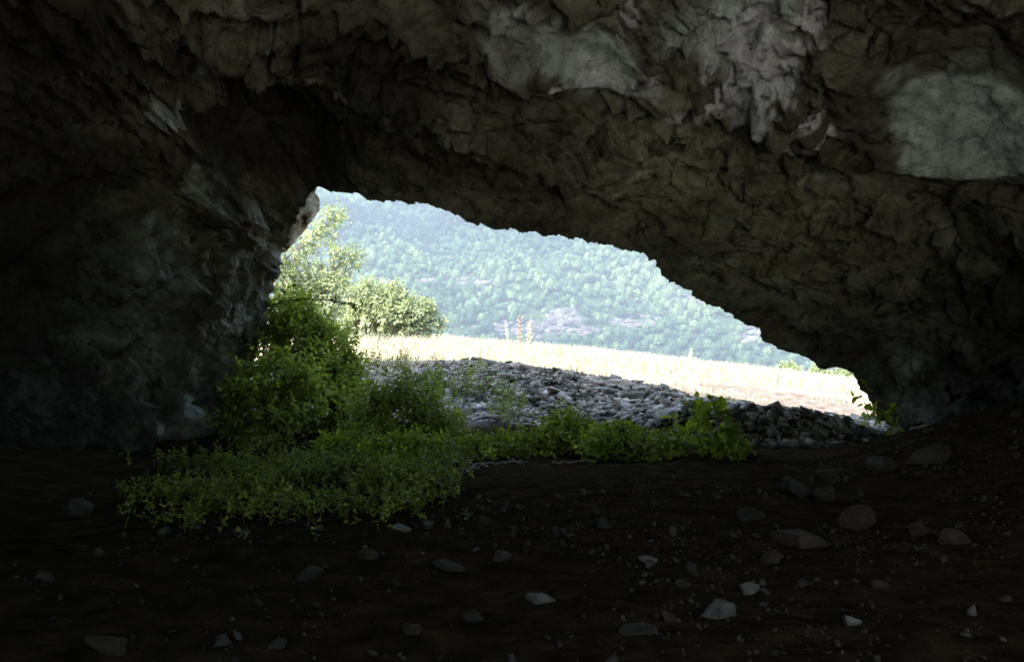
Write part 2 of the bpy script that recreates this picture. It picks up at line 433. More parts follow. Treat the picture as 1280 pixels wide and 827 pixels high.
gate = t.nodes.new('ShaderNodeMapRange'); t.links.new(noise(t, 1.4, 3, .5), gate.inputs[0]); gate.inputs[1].default_value = .45; gate.inputs[2].default_value = .55
ck = mul(t, mul(t, cracks(.55, .012, 1.3), gate.outputs[0], 'MAXIMUM'), mul(t, attr(t, 'pale').outputs['Fac'], 1.0), 'MAXIMUM')
col = mix(t, ck, mix(t, 1.0, col, (.5, .48, .45), 'MULTIPLY'), col)
t.links.new(col, b.inputs['Base Color'])
pv = bump(t, b, ck, .06, .9)
pv = bump(t, b, noise(t, 7, 10, .68, dist=.5), .12, .9, pv)
bump(t, b, noise(t, 34, 8, .7), .025, .8, pv)
M_CAVE = m
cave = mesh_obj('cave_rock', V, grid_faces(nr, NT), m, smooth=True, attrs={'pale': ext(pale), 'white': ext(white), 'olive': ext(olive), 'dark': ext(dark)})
cave['kind'] = 'structure'; cave['label'] = 'dark cave walls and ceiling of weathered rock around the bright opening'

# ================================================================ GROUND
def prof(y, pts):
    """pixel profile on the row at depth y -> (xs, zs)"""
    p = np.array([P(a, b, y) for a, b in pts]); return p[:, 0], p[:, 2]
ROWS = [(-40, ([-30, 30], [0, 0])), (10.5, ([-30, 30], [0, 0])),
        (12.6, ([-30, -5, 3.5, 5.2, 7, 30], [0.1, 0.02, 0, .12, .3, .5])),
        (14.05, ([-30, -5, -1, 1, 2.4, 3.2, 4.6, 5.6, 7, 30], [.2, .12, .02, .06, .03, .02, .0, -.02, .4, .6])),
        (14.4, ([-30, -5, -1, 1, 1.9, 2.5, 3.2, 4.3, 5.0, 5.6, 7, 30], [.2, .14, .05, .08, .22, .50, .50, .42, .18, .0, .4, .6])),
        (15.3, ([-30, -4, -1.2, 1.2, 2.2, 2.9, 4.0, 5.0, 5.6, 6.2, 30], [.3, .28, .16, .20, .32, .44, .33, .12, -.05, 0, .3])),
        (17.0, prof(17.0, [(-900, 500), (300, 500), (450, 512), (560, 505), (700, 508), (800, 512), (860, 505), (960, 517), (1010, 527), (1100, 536), (1400, 545), (2500, 560)])),
        (19.5, prof(19.5, [(-900, 470), (300, 470), (450, 484), (540, 478), (620, 470), (700, 478), (800, 488), (860, 500), (960, 515), (1060, 526), (1110, 530), (1400, 540), (2500, 560)])),
        (21.5, prof(21.5, [(-900, 455), (300, 455), (430, 462), (520, 462), (545, 457), (600, 452), (640, 456), (690, 463), (760, 474), (835, 486), (858, 497), (960, 512), (1060, 524), (1120, 528), (1400, 535), (2500, 550)])),
        (23.5, prof(23.5, [(-900, 450), (300, 450), (430, 452), (540, 452), (600, 452), (690, 461), (760, 472), (835, 485), (960, 503), (1060, 514), (1120, 520), (1400, 530), (2500, 540)])),
        (30, prof(30, [(-900, 438), (300, 436), (430, 438), (560, 442), (700, 453), (830, 466), (950, 482), (1070, 496), (1400, 520), (2500, 540)])),
        (45, prof(45, [(-900, 415), (300, 424), (430, 427), (560, 430), (700, 442), (830, 456), (950, 470), (1070, 485), (1400, 510), (2500, 540)])),
        (52, prof(52, [(-900, 425), (300, 434), (430, 437), (560, 442), (700, 455), (830, 470), (950, 484), (1070, 500), (1400, 530), (2500, 560)])),
        (90, ([-60, 60], [-18, -22])), (300, ([-60, 60], [-62, -62])), (2500, ([-60, 60], [-62, -62]))]
ROWS = [(-400, ([-30, 30], [60, 60])), (-110, ([-30, 30], [38, 38])), (-42, ([-30, 30], [0, 0]))] + ROWS  # added slope behind the cave, out of view, to block rear sky light
RY = np.array([r[0] for r in ROWS], float)
def ground_z(x, y, rough=True):
    x = np.asarray(x, float); y = np.asarray(y, float)
    Z = np.stack([np.interp(x, r[1][0], r[1][1]) for r in ROWS])
    k = np.clip(np.searchsorted(RY, y) - 1, 0, len(RY) - 2)
    f = np.clip((y - RY[k]) / (RY[k + 1] - RY[k]), 0, 1); fs = np.where(y < 52, f * f * (3 - 2 * f) * .5 + f * .5, f)
    i = np.arange(len(x)); z = Z[k, i] * (1 - fs) + Z[k + 1, i] * fs
    # floor rises against the cave walls
    inside = sstep(13.5, 12, y)
    z = z + inside * (.55 * sstep(3.2, 6.4, x) + .25 * sstep(-4.2, -6, x)) * sstep(4, 8, y)
    z = z + .25 * np.exp(-((y + 1.4) / .7) ** 2)  # added low ridge behind the camera, screening the floor from rear light
    if rough:
        p = np.c_[x, y, np.zeros_like(x)]
        z = z + .06 * fbm(p * .8, 5, 200) * (y < 60) + .016 * fbm(p * 6, 3, 210) * (y < 24)
        mnd = sstep(14.2, 15.4, y) * sstep(23, 21, y) * sstep(-3.6, -1.6, x)
        _a, _e, _r = cells(p * np.array([1.6, 2.6, 1]), 220)
        z = z + mnd * (.10 * (_r - .5) + .06 * fbm(p * 3.1, 3, 230))
        z = z + 4 * fbm(p * .01, 3, 240) * sstep(100, 200, y)
    return z
gx = np.unique(np.r_[-2000, -1200, -600, -300, -150, -80, -50, -35, np.arange(-28, -11, .6), np.arange(-11, 14, .07), np.arange(14, 30, .5), 35, 50, 80, 150, 300, 600, 1200, 2000])
gy = np.unique(np.r_[-200, -120, -80, -60, -40, -30, np.arange(-25, 3, .5), np.arange(3, 26, .065), np.arange(26, 54, .3), np.arange(54, 120, 4), 150, 200, 260, 340, 450, 700, 1200, 2500])
X, Y = np.meshgrid(gx, gy); x = X.ravel(); y = Y.ravel(); z = ground_z(x, y)
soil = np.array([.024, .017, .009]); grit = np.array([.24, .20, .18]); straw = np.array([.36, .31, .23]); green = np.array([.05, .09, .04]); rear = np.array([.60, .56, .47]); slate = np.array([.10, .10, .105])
def lerp(a, b_, f): return a * (1 - f[:, None]) + b_ * f[:, None]
nz = fbm(np.c_[x, y, x * 0] * 1.2, 3, 250)
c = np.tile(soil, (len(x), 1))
c = lerp(c, np.tile(rear, (len(x), 1)), sstep(-1.5, -2.2, y)); c = lerp(c, np.tile(green, (len(x), 1)), sstep(-36, -44, y))  # unseen rear ground made pale to bounce light in; green slope beyond
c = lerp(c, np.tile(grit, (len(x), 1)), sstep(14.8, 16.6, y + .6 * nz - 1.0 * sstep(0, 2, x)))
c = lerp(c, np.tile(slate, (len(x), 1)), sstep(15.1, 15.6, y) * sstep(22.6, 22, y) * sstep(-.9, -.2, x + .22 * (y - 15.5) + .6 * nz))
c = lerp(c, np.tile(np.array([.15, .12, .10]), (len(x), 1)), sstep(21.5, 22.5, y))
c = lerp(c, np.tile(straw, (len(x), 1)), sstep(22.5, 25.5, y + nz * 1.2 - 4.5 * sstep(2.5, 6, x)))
c = lerp(c, np.tile(green, (len(x), 1)), sstep(50, 56, y))
m, t, b = mat_new('ground', 1, 0)
gn = noise(t, 3.5, 10, .72); col = mix(t, 1.0, attr(t, 'zone').outputs['Color'], ramp(t, gn, [(.32, (.3, .28, .27)), (.5, (.9, .9, .9)), (.7, (1.9, 1.85, 1.75))]), 'MULTIPLY')
t.links.new(col, b.inputs['Base Color']); pv = bump(t, b, noise(t, 3.5, 10, .66), .04); bump(t, b, noise(t, 45, 5, .6), .006, .7, pv)
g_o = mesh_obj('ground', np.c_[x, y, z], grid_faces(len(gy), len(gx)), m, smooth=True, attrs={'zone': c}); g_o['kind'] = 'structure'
gz = lambda a, b_: float(ground_z(np.array([a]), np.array([b_]))[0])
def on_ground(px, py, ymin=3, ymax=60):
    """where the sight line of a photo pixel meets the ground"""
    yv = np.linspace(ymin, ymax, 1500); xv = (px - 640) / F * yv; zv = EYE - (py - 413.5) / F * yv
    hitk = np.nonzero(zv < ground_z(xv, yv, False))[0]
    k = hitk[0] if len(hitk) else -1
    return np.array([xv[k], yv[k], gz(xv[k], yv[k])])

# ================================================================ HILLSIDE
def hill_z(x, y):
    p = np.c_[x, y, np.zeros_like(x)]
    z = -66 + .52 * (y - 470) + 34 * fbm(p * .0045, 3, 300) + 15 * fbm((p[:, [0, 1, 2]] + np.c_[p[:, 1] * .6, p[:, 1] * 0, p[:, 2]]) * np.array([.014, .005, 1]), 3, 310, ridge=True)
    z += 20 * sstep(-100, -400, x) + .06 * np.clip(-x, 0, 400)
    return np.maximum(z, -66 + .02 * (y - 400))
hx = np.linspace(-1500, 1500, 260); hy = np.linspace(380, 1500, 220); X, Y = np.meshgrid(hx, hy)
m, t, b = mat_new('hill_soil', 1, 0)
t.links.new(ramp(t, noise(t, .03, 8, .7), [(.35, (.012, .02, .01)), (.65, (.03, .045, .02))]), b.inputs['Base Color'])
hill = mesh_obj('hill', np.c_[X.ravel(), Y.ravel(), hill_z(X.ravel(), Y.ravel())], grid_faces(220, 260), m, smooth=True); hill['kind'] = 'structure'
def on_hill(px, py):
    yv = np.linspace(400, 1300, 1800); zv = EYE - (py - 413.5) / F * yv; xv = (px - 640) / F * yv
    k = np.nonzero(zv < hill_z(xv, yv))[0]; k = k[0] if len(k) else -1
    return np.array([xv[k], yv[k], zv[k]])
CLIFFS = [  # px, py, half width px, half height px, kind, label
    (572, 352, 44, 5, 'pale', 'long pale bare rock ledge high among the hillside trees'),
    (706, 396, 26, 10, 'pale', 'bright bare limestone patch above the purplish cliff'),
    (672, 412, 80, 12, 'dark', 'low purplish brown cliff band at the foot of the far hill'),
    (795, 402, 36, 8, 'mid', 'craggy pinkish rocks just right of the purplish cliff band'),
    (858, 376, 24, 7, 'mid', 'pale broken crag right of centre on the far hill'),
    (938, 418, 15, 13, 'pale', 'blocky whitish crag against the lower right arch edge'),
]
cm = {'pale': rock_mat('hill_rock_pale', (.03, .028, .024), (.06, .055, .05), (.11, .10, .09), .12, .6, fine=.8),
      'mid': rock_mat('hill_rock_pink', (.022, .018, .016), (.05, .043, .04), (.10, .09, .086), .12, .6, fine=.8),
      'dark': rock_mat('hill_rock_purple', (.02, .016, .018), (.045, .036, .04), (.10, .088, .088), .12, .6, fine=.8)}
def ico(sub):
    import bmesh
    bm = bmesh.new(); bmesh.ops.create_icosphere(bm, subdivisions=sub, radius=1)
    V = np.array([v.co[:] for v in bm.verts]); Fc = np.array([[v.index for v in f.verts] for f in bm.faces]); bm.free(); return V, Fc
ICO = {k: ico(k) for k in (1, 2, 3, 4, 5)}
def rock_shape(sub, seed, cuts=9, rough=.08):
    V, Fc = ICO[sub]; V = V.copy(); g = np.random.default_rng(seed)
    for _ in range(cuts):
        n = g.normal(0, 1, 3); n /= np.linalg.norm(n); h = g.uniform(.5, .82)
        k = V @ n; V -= np.outer(np.clip(k - h, 0, None), n)
    V *= 1 + rough * fbm(V * 2.2 + seed, 3, seed)[:, None] + rough * .35 * fbm(V * 8 + seed, 2, seed + 5)[:, None]
    return V, Fc
cl_mask = []
for k, (px, py, hw, hh, kd, lab) in enumerate(CLIFFS):
    c0 = on_hill(px, py); s = c0[1] / F
    mb = MB(); nb = int(26 + hw * 1.1); g = np.random.default_rng(400 + k)
    for j in range(nb):
        u = g.uniform(-1, 1); v = g.uniform(-1, 1) * math.sqrt(1 - u * u) * .9
        q0 = on_hill(px + u * hw, py + v * hh)
        V_, F_ = rock_shape(2, 500 + k * 140 + j, 10, .12)
        r_ = max(min(hh, 11) * s * g.uniform(.22, .6) * (1.2 - .5 * abs(u)), 1.9)
        mb.add(V_ * np.array([r_ * g.uniform(1, 2.2), r_, r_ * g.uniform(.6, 1.1)]) + q0 + np.array([0, -r_ * .1, r_ * .1]), F_)
    o = mb.build('rock_outcrop', cm[kd], origin=c0); o.location = tuple(c0); tag(o, lab, 'rock outcrop', 'bare rocks on the far hill')
    cl_mask.append((px, py, hw * 1.02, hh * 1.15))
# the wood covering it
gw = np.random.default_rng(11)
VAR = []
for k in range(10):
    V_, F_ = ICO[2]; V_ = V_.copy()
    n_ = fbm(V_ * 1.9 + k * 7, 3, 600 + k); n2_ = fbm(V_ * 5 + k * 3, 2, 640 + k)
    V_ *= (1 + .34 * n_ + .2 * n2_)[:, None]; V_ *= np.array([1, 1, gw.uniform(.9, 1.5)])
    V_[:, 2] = np.maximum(V_[:, 2], -.7)
    V_ *= .82; u_ = gw.normal(0, 1, (150, 3)); u_ /= np.linalg.norm(u_, axis=1)[:, None]; u_[:, 2] = np.abs(u_[:, 2]) * 1.1 - .35
    u_ *= (1 + .35 * fbm(u_ * 1.9 + k * 7, 3, 600 + k) + gw.normal(0, .09, 150))[:, None]
    q_ = u_[:, None, :] + gw.normal(0, .15, (150, 3, 3)); nv_ = len(V_)
    V_ = np.concatenate([V_, q_.reshape(-1, 3)]); F_ = np.concatenate([F_, nv_ + np.arange(450).reshape(150, 3)])
    VAR.append((V_, F_))
xs = []; sp = 5.1
for yv in np.arange(430, 900, sp * 1.05):
    xr = np.arange(-.27 * yv, .40 * yv, sp); xs.append(np.c_[xr + gw.uniform(-2.6, 2.6, len(xr)), yv + gw.uniform(-2.6, 2.6, len(xr))])
T = np.concatenate(xs); zt = hill_z(T[:, 0], T[:, 1]); px_ = 640 + T[:, 0] / T[:, 1] * F; py_ = 413.5 - (zt + 3 - EYE) / T[:, 1] * F
keep = np.ones(len(T), bool)
for (a, b_, hw, hh) in cl_mask: keep &= ((px_ - a) / hw) ** 2 + ((py_ + 2 - b_) / hh) ** 2 > gw.uniform(.35, 1.15, len(T))

T, zt = T[keep], zt[keep]
sz = np.clip(gw.lognormal(math.log(2.5), .28, len(T)), 1.3, 4.2) * (1 + .3 * fbm(np.c_[T * .02, T[:, 0] * 0], 2, 56)); hue = np.clip(gw.normal(.48, .22, len(T)) + .9 * fbm(np.c_[T * .011, T[:, 0] * 0], 2, 57), 0, 1)
mb = MB(); tint = []
for k in range(10):
    idx = np.nonzero(np.arange(len(T)) % 10 == k)[0]; V_, F_ = VAR[k]
    an = gw.uniform(0, 6.28, len(idx)); ca, sa = np.cos(an)[:, None], np.sin(an)[:, None]
    x_ = (V_[None, :, 0] * ca - V_[None, :, 1] * sa) * sz[idx, None] + T[idx, 0, None]
    y_ = (V_[None, :, 0] * sa + V_[None, :, 1] * ca) * sz[idx, None] + T[idx, 1, None]
    z_ = V_[None, :, 2] * sz[idx, None] * gw.uniform(.9, 1.5, len(idx))[:, None] + zt[idx, None] + sz[idx, None] * .9
    mb.add(np.stack([x_, y_, z_], -1).reshape(-1, 3), (F_[None] + (np.arange(len(idx)) * len(V_))[:, None, None]).reshape(-1, 3))
    tint.append(np.repeat(hue[idx], len(V_)))
m, t, b = mat_new('far_foliage', .8, .1)
c_ = ramp(t, attr(t, 'tint').outputs['Fac'], [(0, (.007, .018, .012)), (.4, (.022, .046, .023)), (.75, (.046, .078, .034)), (1, (.085, .115, .05))])
c_ = mix(t, 1.0, c_, ramp(t, noise(t, .9, 5, .7), [(.35, (.55, .55, .55)), (.65, (1.5, 1.5, 1.4))]), 'MULTIPLY')
t.links.new(c_, b.inputs['Base Color']); bump(t, b, noise(t, .9, 5, .75), 1.6)
Vw = np.concatenate(mb.V)
wood = mesh_obj('forest', Vw, [np.concatenate(mb.F[3])], m, attrs={'tint': np.concatenate(tint)})
tag(wood, 'dense hazy wood covering the whole far hillside', 'forest', kind='stuff')

# ================================================================ OUTER ROCK AT THE LEFT OF THE MOUTH
m, t, b = mat_new('outer_rock', .9, .2)
c_ = ramp(t, noise(t, 3.0, 9, .7, dist=.8), [(.40, (.04, .028, .02)), (.45, (.40, .31, .21)), (.55, (.60, .53, .43)), (.66, (.78, .76, .70))])
t.links.new(c_, b.inputs['Base Color']); bump(t, b, noise(t, 8, 8, .7), .09)
V_, F_ = rock_shape(5, 31, 14, .16)
t_, e_, r_ = cells(V_ * np.array([4, 4, 2.6]), 77); V_ *= (1 + .10 * t_ - .05 * np.exp(-e_ / .05))[:, None]
c0 = P(360, 262, 16.4)
V_ = V_ * np.array([.62, .8, 1.0]); V_[:, 0] += V_[:, 2] * .35
o = mesh_obj('rock_outcrop', V_, [F_], m, smooth=False); o.location = tuple(c0)
tag(o, 'pitted tan and white rock spur at the upper left of the cave mouth', 'rock outcrop')

# ================================================================ SLATE MOUND AND STONES
M_SL = rock_mat('slate', (.07, .056, .042), (.18, .152, .118), (.34, .30, .245), 3.0, .02, .75, .25)
M_SD = rock_mat('mossy_rock', (.02, .02, .012), (.05, .048, .03), (.10, .095, .07), 4.0, .03)
gs = np.random.default_rng(21)
def flakes(xs_, ys_, size, flat_=.22, tiltamt=.25, bury=.2):
    n = len(xs_); z0 = ground_z(xs_, ys_)
    box = np.array([[-1, -1, -1], [1, -1, -1], [1, 1, -1], [-1, 1, -1], [-1, -1, 1], [1, -1, 1], [1, 1, 1], [-1, 1, 1]], float)
    Vb = np.repeat(box[None], n, 0) * (1 + gs.uniform(-.45, .25, (n, 8, 3)))
    Vb[:, 4:, :2] *= gs.uniform(.55, .95, (n, 1, 1))
    S = np.stack([size * gs.uniform(.6, 1.3, n), size * gs.uniform(.5, 1.0, n), size * flat_ * gs.uniform(.5, 1.8, n)], -1) * .5
    Vb *= S[:, None, :]
    a = gs.uniform(0, 6.28, n); tx = gs.normal(0, tiltamt, n); ty = gs.normal(0, tiltamt, n)
    ca, sa = np.cos(a)[:, None], np.sin(a)[:, None]
    X_, Y_, Z_ = Vb[..., 0] * ca - Vb[..., 1] * sa, Vb[..., 0] * sa + Vb[..., 1] * ca, Vb[..., 2]
    e_ = .1
    sx = (ground_z(xs_ + e_, ys_, False) - ground_z(xs_ - e_, ys_, False)) / (2 * e_); sy = (ground_z(xs_, ys_ + e_, False) - ground_z(xs_, ys_ - e_, False)) / (2 * e_)
    sx = np.clip(sx, -.4, .4); sy = np.clip(sy, -.4, .4)
    Z_ = Z_ + X_ * (sx + tx)[:, None] + Y_ * (np.clip(sy, -.8, .8) + ty)[:, None]
    V = np.stack([X_ + xs_[:, None], Y_ + ys_[:, None], Z_ + (z0 + S[:, 2] * (1 - bury))[:, None]], -1).reshape(-1, 3)
    f = np.array([[0, 3, 2, 1], [4, 5, 6, 7], [0, 1, 5, 4], [1, 2, 6, 5], [2, 3, 7, 6], [3, 0, 4, 7]])
    return V, (f[None] + (np.arange(n) * 8)[:, None, None]).reshape(-1, 4)
def mound_pts(n, y0, y1, xa, xb):
    yy_ = gs.uniform(y0, y1, n); xx_ = gs.uniform(xa, xb, n); return xx_, yy_
a_, b_ = mound_pts(100000, 13.8, 22.3, -2.2, 9.5)
dens = fbm(np.c_[a_, b_, a_ * 0] * 1.4, 3, 260); kp = ((b_ > 15) | (a_ > 1.9 - .3 * dens)) & (a_ > -.35 - .22 * (b_ - 15.5) + .6 * dens) & (a_ < np.maximum(b_ - 15, 0) * .35 + 6.6) & ((b_ < 21.9) & ((a_ < 4.0) | (b_ < 19.5)))
kp &= fbm(np.c_[a_, b_, a_ * 0] * 2.2, 3, 266) > -.28 - gs.uniform(0, .3, len(a_)); a_, b_ = a_[kp], b_[kp]
size = gs.lognormal(math.log(.043), .65, len(a_)); size = np.clip(size, .02, .32)
V_, F_ = flakes(a_, b_, size)
o = mesh_obj('rubble', V_, [F_], M_SL); tag(o, 'loose grey slate flakes covering the mound below the cave mouth', 'rubble', kind='stuff')
# dark mossy lumps scattered through the flakes
a_, b_ = mound_pts(7600, 13.7, 22.0, -2.0, 8.5)
dens = fbm(np.c_[a_, b_, a_ * 0] * 1.1, 3, 261); kp = (dens > .05) & ((b_ > 15) | (a_ > 1.9)) & (a_ < np.maximum(b_ - 15, 0) * .35 + 6.5); a_, b_ = a_[kp], b_[kp]
V_, F_ = flakes(a_, b_, gs.uniform(.05, .17, len(a_)), .34, .3)
o = mesh_obj('dark_rubble', V_, [F_], M_SD); tag(o, 'dark mossy lumps scattered through the grey slate flakes', 'rubble', kind='stuff')
# grit on the cave floor
a_, b_ = gs.uniform(-4.5, 6.2, 9500), gs.uniform(4.5, 14, 9500)
dens = fbm(np.c_[a_, b_, a_ * 0] * .8, 3, 262); kp = dens + .45 * sstep(3, 5, a_) > gs.uniform(-.35, .6, len(a_)); a_, b_ = a_[kp], b_[kp]
V_, F_ = flakes(a_, b_, np.clip(gs.lognormal(math.log(.016), .65, len(a_)), .012, .11), .5, .3, .1)
o = mesh_obj('gravel', V_, [F_], rock_mat('grit', (.016, .012, .006), (.032, .026, .016), (.085, .078, .06), 5, .01)); tag(o, 'small stone chips strewn over the dark cave floor', 'gravel', kind='stuff')

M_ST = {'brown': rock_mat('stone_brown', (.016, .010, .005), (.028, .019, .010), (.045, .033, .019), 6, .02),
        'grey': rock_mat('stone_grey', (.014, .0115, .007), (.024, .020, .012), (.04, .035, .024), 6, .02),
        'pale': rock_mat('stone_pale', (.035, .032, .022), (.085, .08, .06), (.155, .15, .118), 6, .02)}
STONES = [  # px, py (foot), width px, height px, colour, label
    (1080, 664, 48, 34, 'brown', 'squared brown boulder, largest on the right of the cave floor'),
    (1003, 687, 60, 24, 'brown', 'long flat reddish block in front of the squared boulder'),
    (938, 737, 33, 19, 'pale', 'rounded whitish stone, brightest on the lower right floor'),
    (901, 770, 50, 24, 'pale', 'lumpy pale stone with a brown left end, below the whitish one'),
    (940, 652, 34, 22, 'grey', 'grey rock left of the rubble heap, behind the reddish block'),
    (1036, 626, 32, 24, 'brown', 'lowest brownish stone at the front of the rubble heap'),
    (1040, 604, 40, 24, 'grey', 'upper stone of the rubble heap near the arch foot'),
    (998, 622, 40, 28, 'grey', 'left stone of the rubble heap, dull and rounded'),
    (1170, 582, 54, 24, 'brown', 'flat brownish rock under the foot of the arch, farthest right'),
    (1105, 590, 44, 22, 'grey', 'dim rock between the rubble heap and the arch foot'),
    (1148, 672, 26, 26, 'brown', 'upright dim stone right of the squared boulder'),
    (1195, 682, 40, 20, 'brown', 'low wide stone, rightmost on the cave floor'),
    (963, 702, 26, 18, 'brown', 'small brown lump up left of the reddish block'),
    (1102, 738, 22, 12, 'brown', 'thin brown slab on the bare lower right floor'),
    (1066, 784, 24, 14, 'pale', 'broken whitish fragment near the bottom right'),
    (854, 730, 22, 10, 'grey', 'flat light stone left of the whitish one'),
    (590, 768, 30, 14, 'grey', 'dull oblong stone at the bottom centre'),
    (514, 786, 22, 20, 'brown', 'upright brown stone near the bottom left of centre'),
    (386, 726, 34, 20, 'grey', 'grey lump below the undergrowth'),
    (800, 796, 44, 16, 'grey', 'long low stone at the bottom, left of the pale lumpy one'),
    (836, 776, 18, 18, 'brown', 'round brown stone just behind the long low one'),
    (460, 700, 24, 18, 'brown', 'brown stone at the right tip of the undergrowth'),
    (628, 704, 26, 16, 'grey', 'grey stone in the middle of the bare floor'),
    (676, 750, 34, 14, 'pale', 'pale flat stone with chips around it, lower centre'),
    (562, 712, 40, 12, 'grey', 'flat slab left of the middle floor stone'),
    (500, 668, 26, 10, 'pale', 'light sliver of stone beside the right edge of the undergrowth'),
    (812, 700, 26, 10, 'pale', 'small pale chip pile right of the floor middle'),
    (130, 815, 56, 26, 'brown', 'wide dim stone in the bottom left corner'),
    (345, 805, 24, 14, 'grey', 'small dim stone right of the bottom left corner'),
    (95, 650, 34, 24, 'grey', 'dim upright rock at the far left foot of the wall'),
]
for k, (px, py, wpx, hpx, cn, lab) in enumerate(STONES):
    p = on_ground(px, py); s = p[1] / F; g = np.random.default_rng(700 + k)
    V_, F_ = rock_shape(4, 800 + k, 11, .09)
    V_ = V_ * np.array([wpx * s * .58, wpx * s * g.uniform(.4, .55), hpx * s * .62])
    a = g.normal(0, .18); V_ = np.c_[V_[:, 0] * math.cos(a) - V_[:, 2] * math.sin(a), V_[:, 1], V_[:, 0] * math.sin(a) + V_[:, 2] * math.cos(a)]
    V_[:, 2] += hpx * s * .27
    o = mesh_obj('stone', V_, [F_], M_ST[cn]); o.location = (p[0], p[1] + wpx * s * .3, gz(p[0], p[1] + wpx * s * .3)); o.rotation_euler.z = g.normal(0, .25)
    tag(o, lab, 'stone', 'stones on the cave floor')

# ================================================================ PLANTS
M_LEAF = leaf_mat('leaf_green', (.10, .13, .012), (.17, .21, .02), (.26, .30, .04))
M_LEAF2 = leaf_mat('leaf_bright', (.14, .19, .015), (.22, .29, .025), (.30, .37, .05), .45)
M_LOW = leaf_mat('leaf_low', (.10, .125, .018), (.17, .205, .03), (.25, .28, .06), .25)
M_DRY = leaf_mat('leaf_weedy', (.13, .19, .02), (.22, .28, .04), (.33, .35, .09), .35)
M_STEM, t, b = mat_new('stem', .8); b.inputs['Base Color'].default_value = (.07, .055, .03, 1)
M_TWIG, t, b = mat_new('dry_twig', .85); b.inputs['Base Color'].default_value = (.22, .19, .15, 1)
M_BARK, t, b = mat_new('bark', .9); t.links.new(ramp(t, noise(t, 6), [(.3, (.06, .05, .04)), (.7, (.2, .17, .14))]), b.inputs['Base Color'])

M_BUSH = leaf_mat('leaf_bush', (.14, .19, .025), (.24, .30, .05), (.37, .42, .10), .5)
def bush(name, base, clumps, label, cat, n, lsize, mat=None, seed=0, nl=7, slen=.22, stems=8, group=None, updir=.6, asp=.6, stem_r=.008):
    """clumps: (x,y,z,rx,ry,rz) world ellipsoids"""
    g = np.random.default_rng(seed); root = empty(name, base, label, cat, group); base = np.asarray(base)
    C = np.array(clumps, float); wgt = (C[:, 3] * C[:, 4] * C[:, 5]) ** .67; pick = g.choice(len(C), n, p=wgt / wgt.sum())
    u = g.normal(0, 1, (n, 3)); u /= np.linalg.norm(u, axis=1)[:, None]; rr = g.uniform(.2, 1, n) ** .45
    lump = 1 + .5 * fbm(u * 2.2 + pick[:, None] * 3.7, 2, seed + 9)
    O = C[pick, :3] + u * C[pick, 3:] * (rr * lump)[:, None]
    gzv = ground_z(O[:, 0], O[:, 1]); O[:, 2] = np.maximum(O[:, 2], gzv + .02)
    D = u * .8 + np.array([0, 0, updir]) + g.normal(0, .25, (n, 3))
    V_, F_ = sprigs(O, D, slen * g.uniform(.5, 1.4, n), nl, lsize, g, asp)
    mesh_obj('foliage', V_ - base, [F_], mat or M_LEAF, root)
    mb = MB()
    for k in range(stems):
        c = C[k % len(C)]; tip = c[:3] + g.normal(0, .45, 3) * c[3:]
        bs = base + np.array([g.normal(0, .25) * C[:, 3].max(), g.normal(0, .08), -.03])
        tip[2] = max(tip[2], bs[2] + .1)
        tube(mb, wander(bs, tip, 6, .5, seed * 50 + k), stem_r * g.uniform(.7, 1.3), stem_r * .3, 4)
    for j in g.choice(n, min(n, stems * 10), replace=False):
        c = C[pick[j], :3]; tube(mb, wander(c + (O[j] - c) * .2, O[j] + D[j] / np.linalg.norm(D[j]) * slen, 4, .4, seed * 50 + 1000 + int(j)), stem_r * .4, stem_r * .2, 3)
    mb.build('stem', M_STEM, root, origin=base)
    return root
def clp(px, py, y, rpx, rpy, ry=None):
    p = P(px, py, y); s = y / F; return (*p, rpx * s, ry if ry else rpx * s * .9, rpy * s)

bx = on_ground(352, 558)
bush('bush', (-3.2, 13.9, gz(-3.2, 13.9)), [clp(368, 430, 15.1, 40, 46), clp(402, 455, 15.2, 40, 42), clp(345, 490, 13.8, 48, 42), clp(405, 505, 14.6, 45, 45), clp(364, 402, 15.1, 28, 26), clp(325, 520, 13.4, 40, 35), clp(428, 485, 15.0, 22, 40)],
     'tall leafy green bush growing up against the left rock pillar', 'bush', 1900, .11, M_BUSH, 1, 7, .26, 14)
bush('weedy_bush', (-1.5, 13.2, gz(-1.5, 13.2)), [clp(505, 535, 13.3, 48, 32), clp(470, 555, 13, 36, 26), clp(545, 540, 13.3, 32, 32), clp(505, 500, 13.5, 40, 26), clp(460, 520, 13.7, 24, 26)],
     'spiky weedy bush right of the tall one, with thin upright tips', 'bush', 1000, .09, M_DRY, 2, 8, .26, 22, updir=1.6, asp=.42)
bush('low_plant', (-1.7, 12.0, gz(-1.7, 12.0)), [clp(470, 575, 12.2, 46, 22), clp(520, 570, 12.2, 40, 22), clp(430, 568, 12.4, 40, 18)],
     'bright low leafy plant in front of the weedy bush', 'plant', 600, .095, M_LEAF2, 3, 6, .15, 8)
PL = [(600, 560, 12.7, 40, 16, 700, 'small leafed plant starting the row right of the weedy bush', M_LEAF),
      (655, 556, 12.8, 34, 20, 600, 'bushy low plant, second in the row along the floor edge', M_LEAF),
      (713, 535, 13.2, 26, 30, 600, 'tallest peaked plant in the row, with a dark upright sprig', M_LEAF),
      (755, 550, 12.8, 36, 22, 700, 'rounded bright plant right of the peaked one in the row', M_LEAF2),
      (812, 556, 12.7, 34, 16, 500, 'low spreading plant left of the broad leaved one', M_LEAF),
      (905, 560, 12.6, 24, 14, 350, 'small leafed plant ending the row on the right', M_LEAF2)]
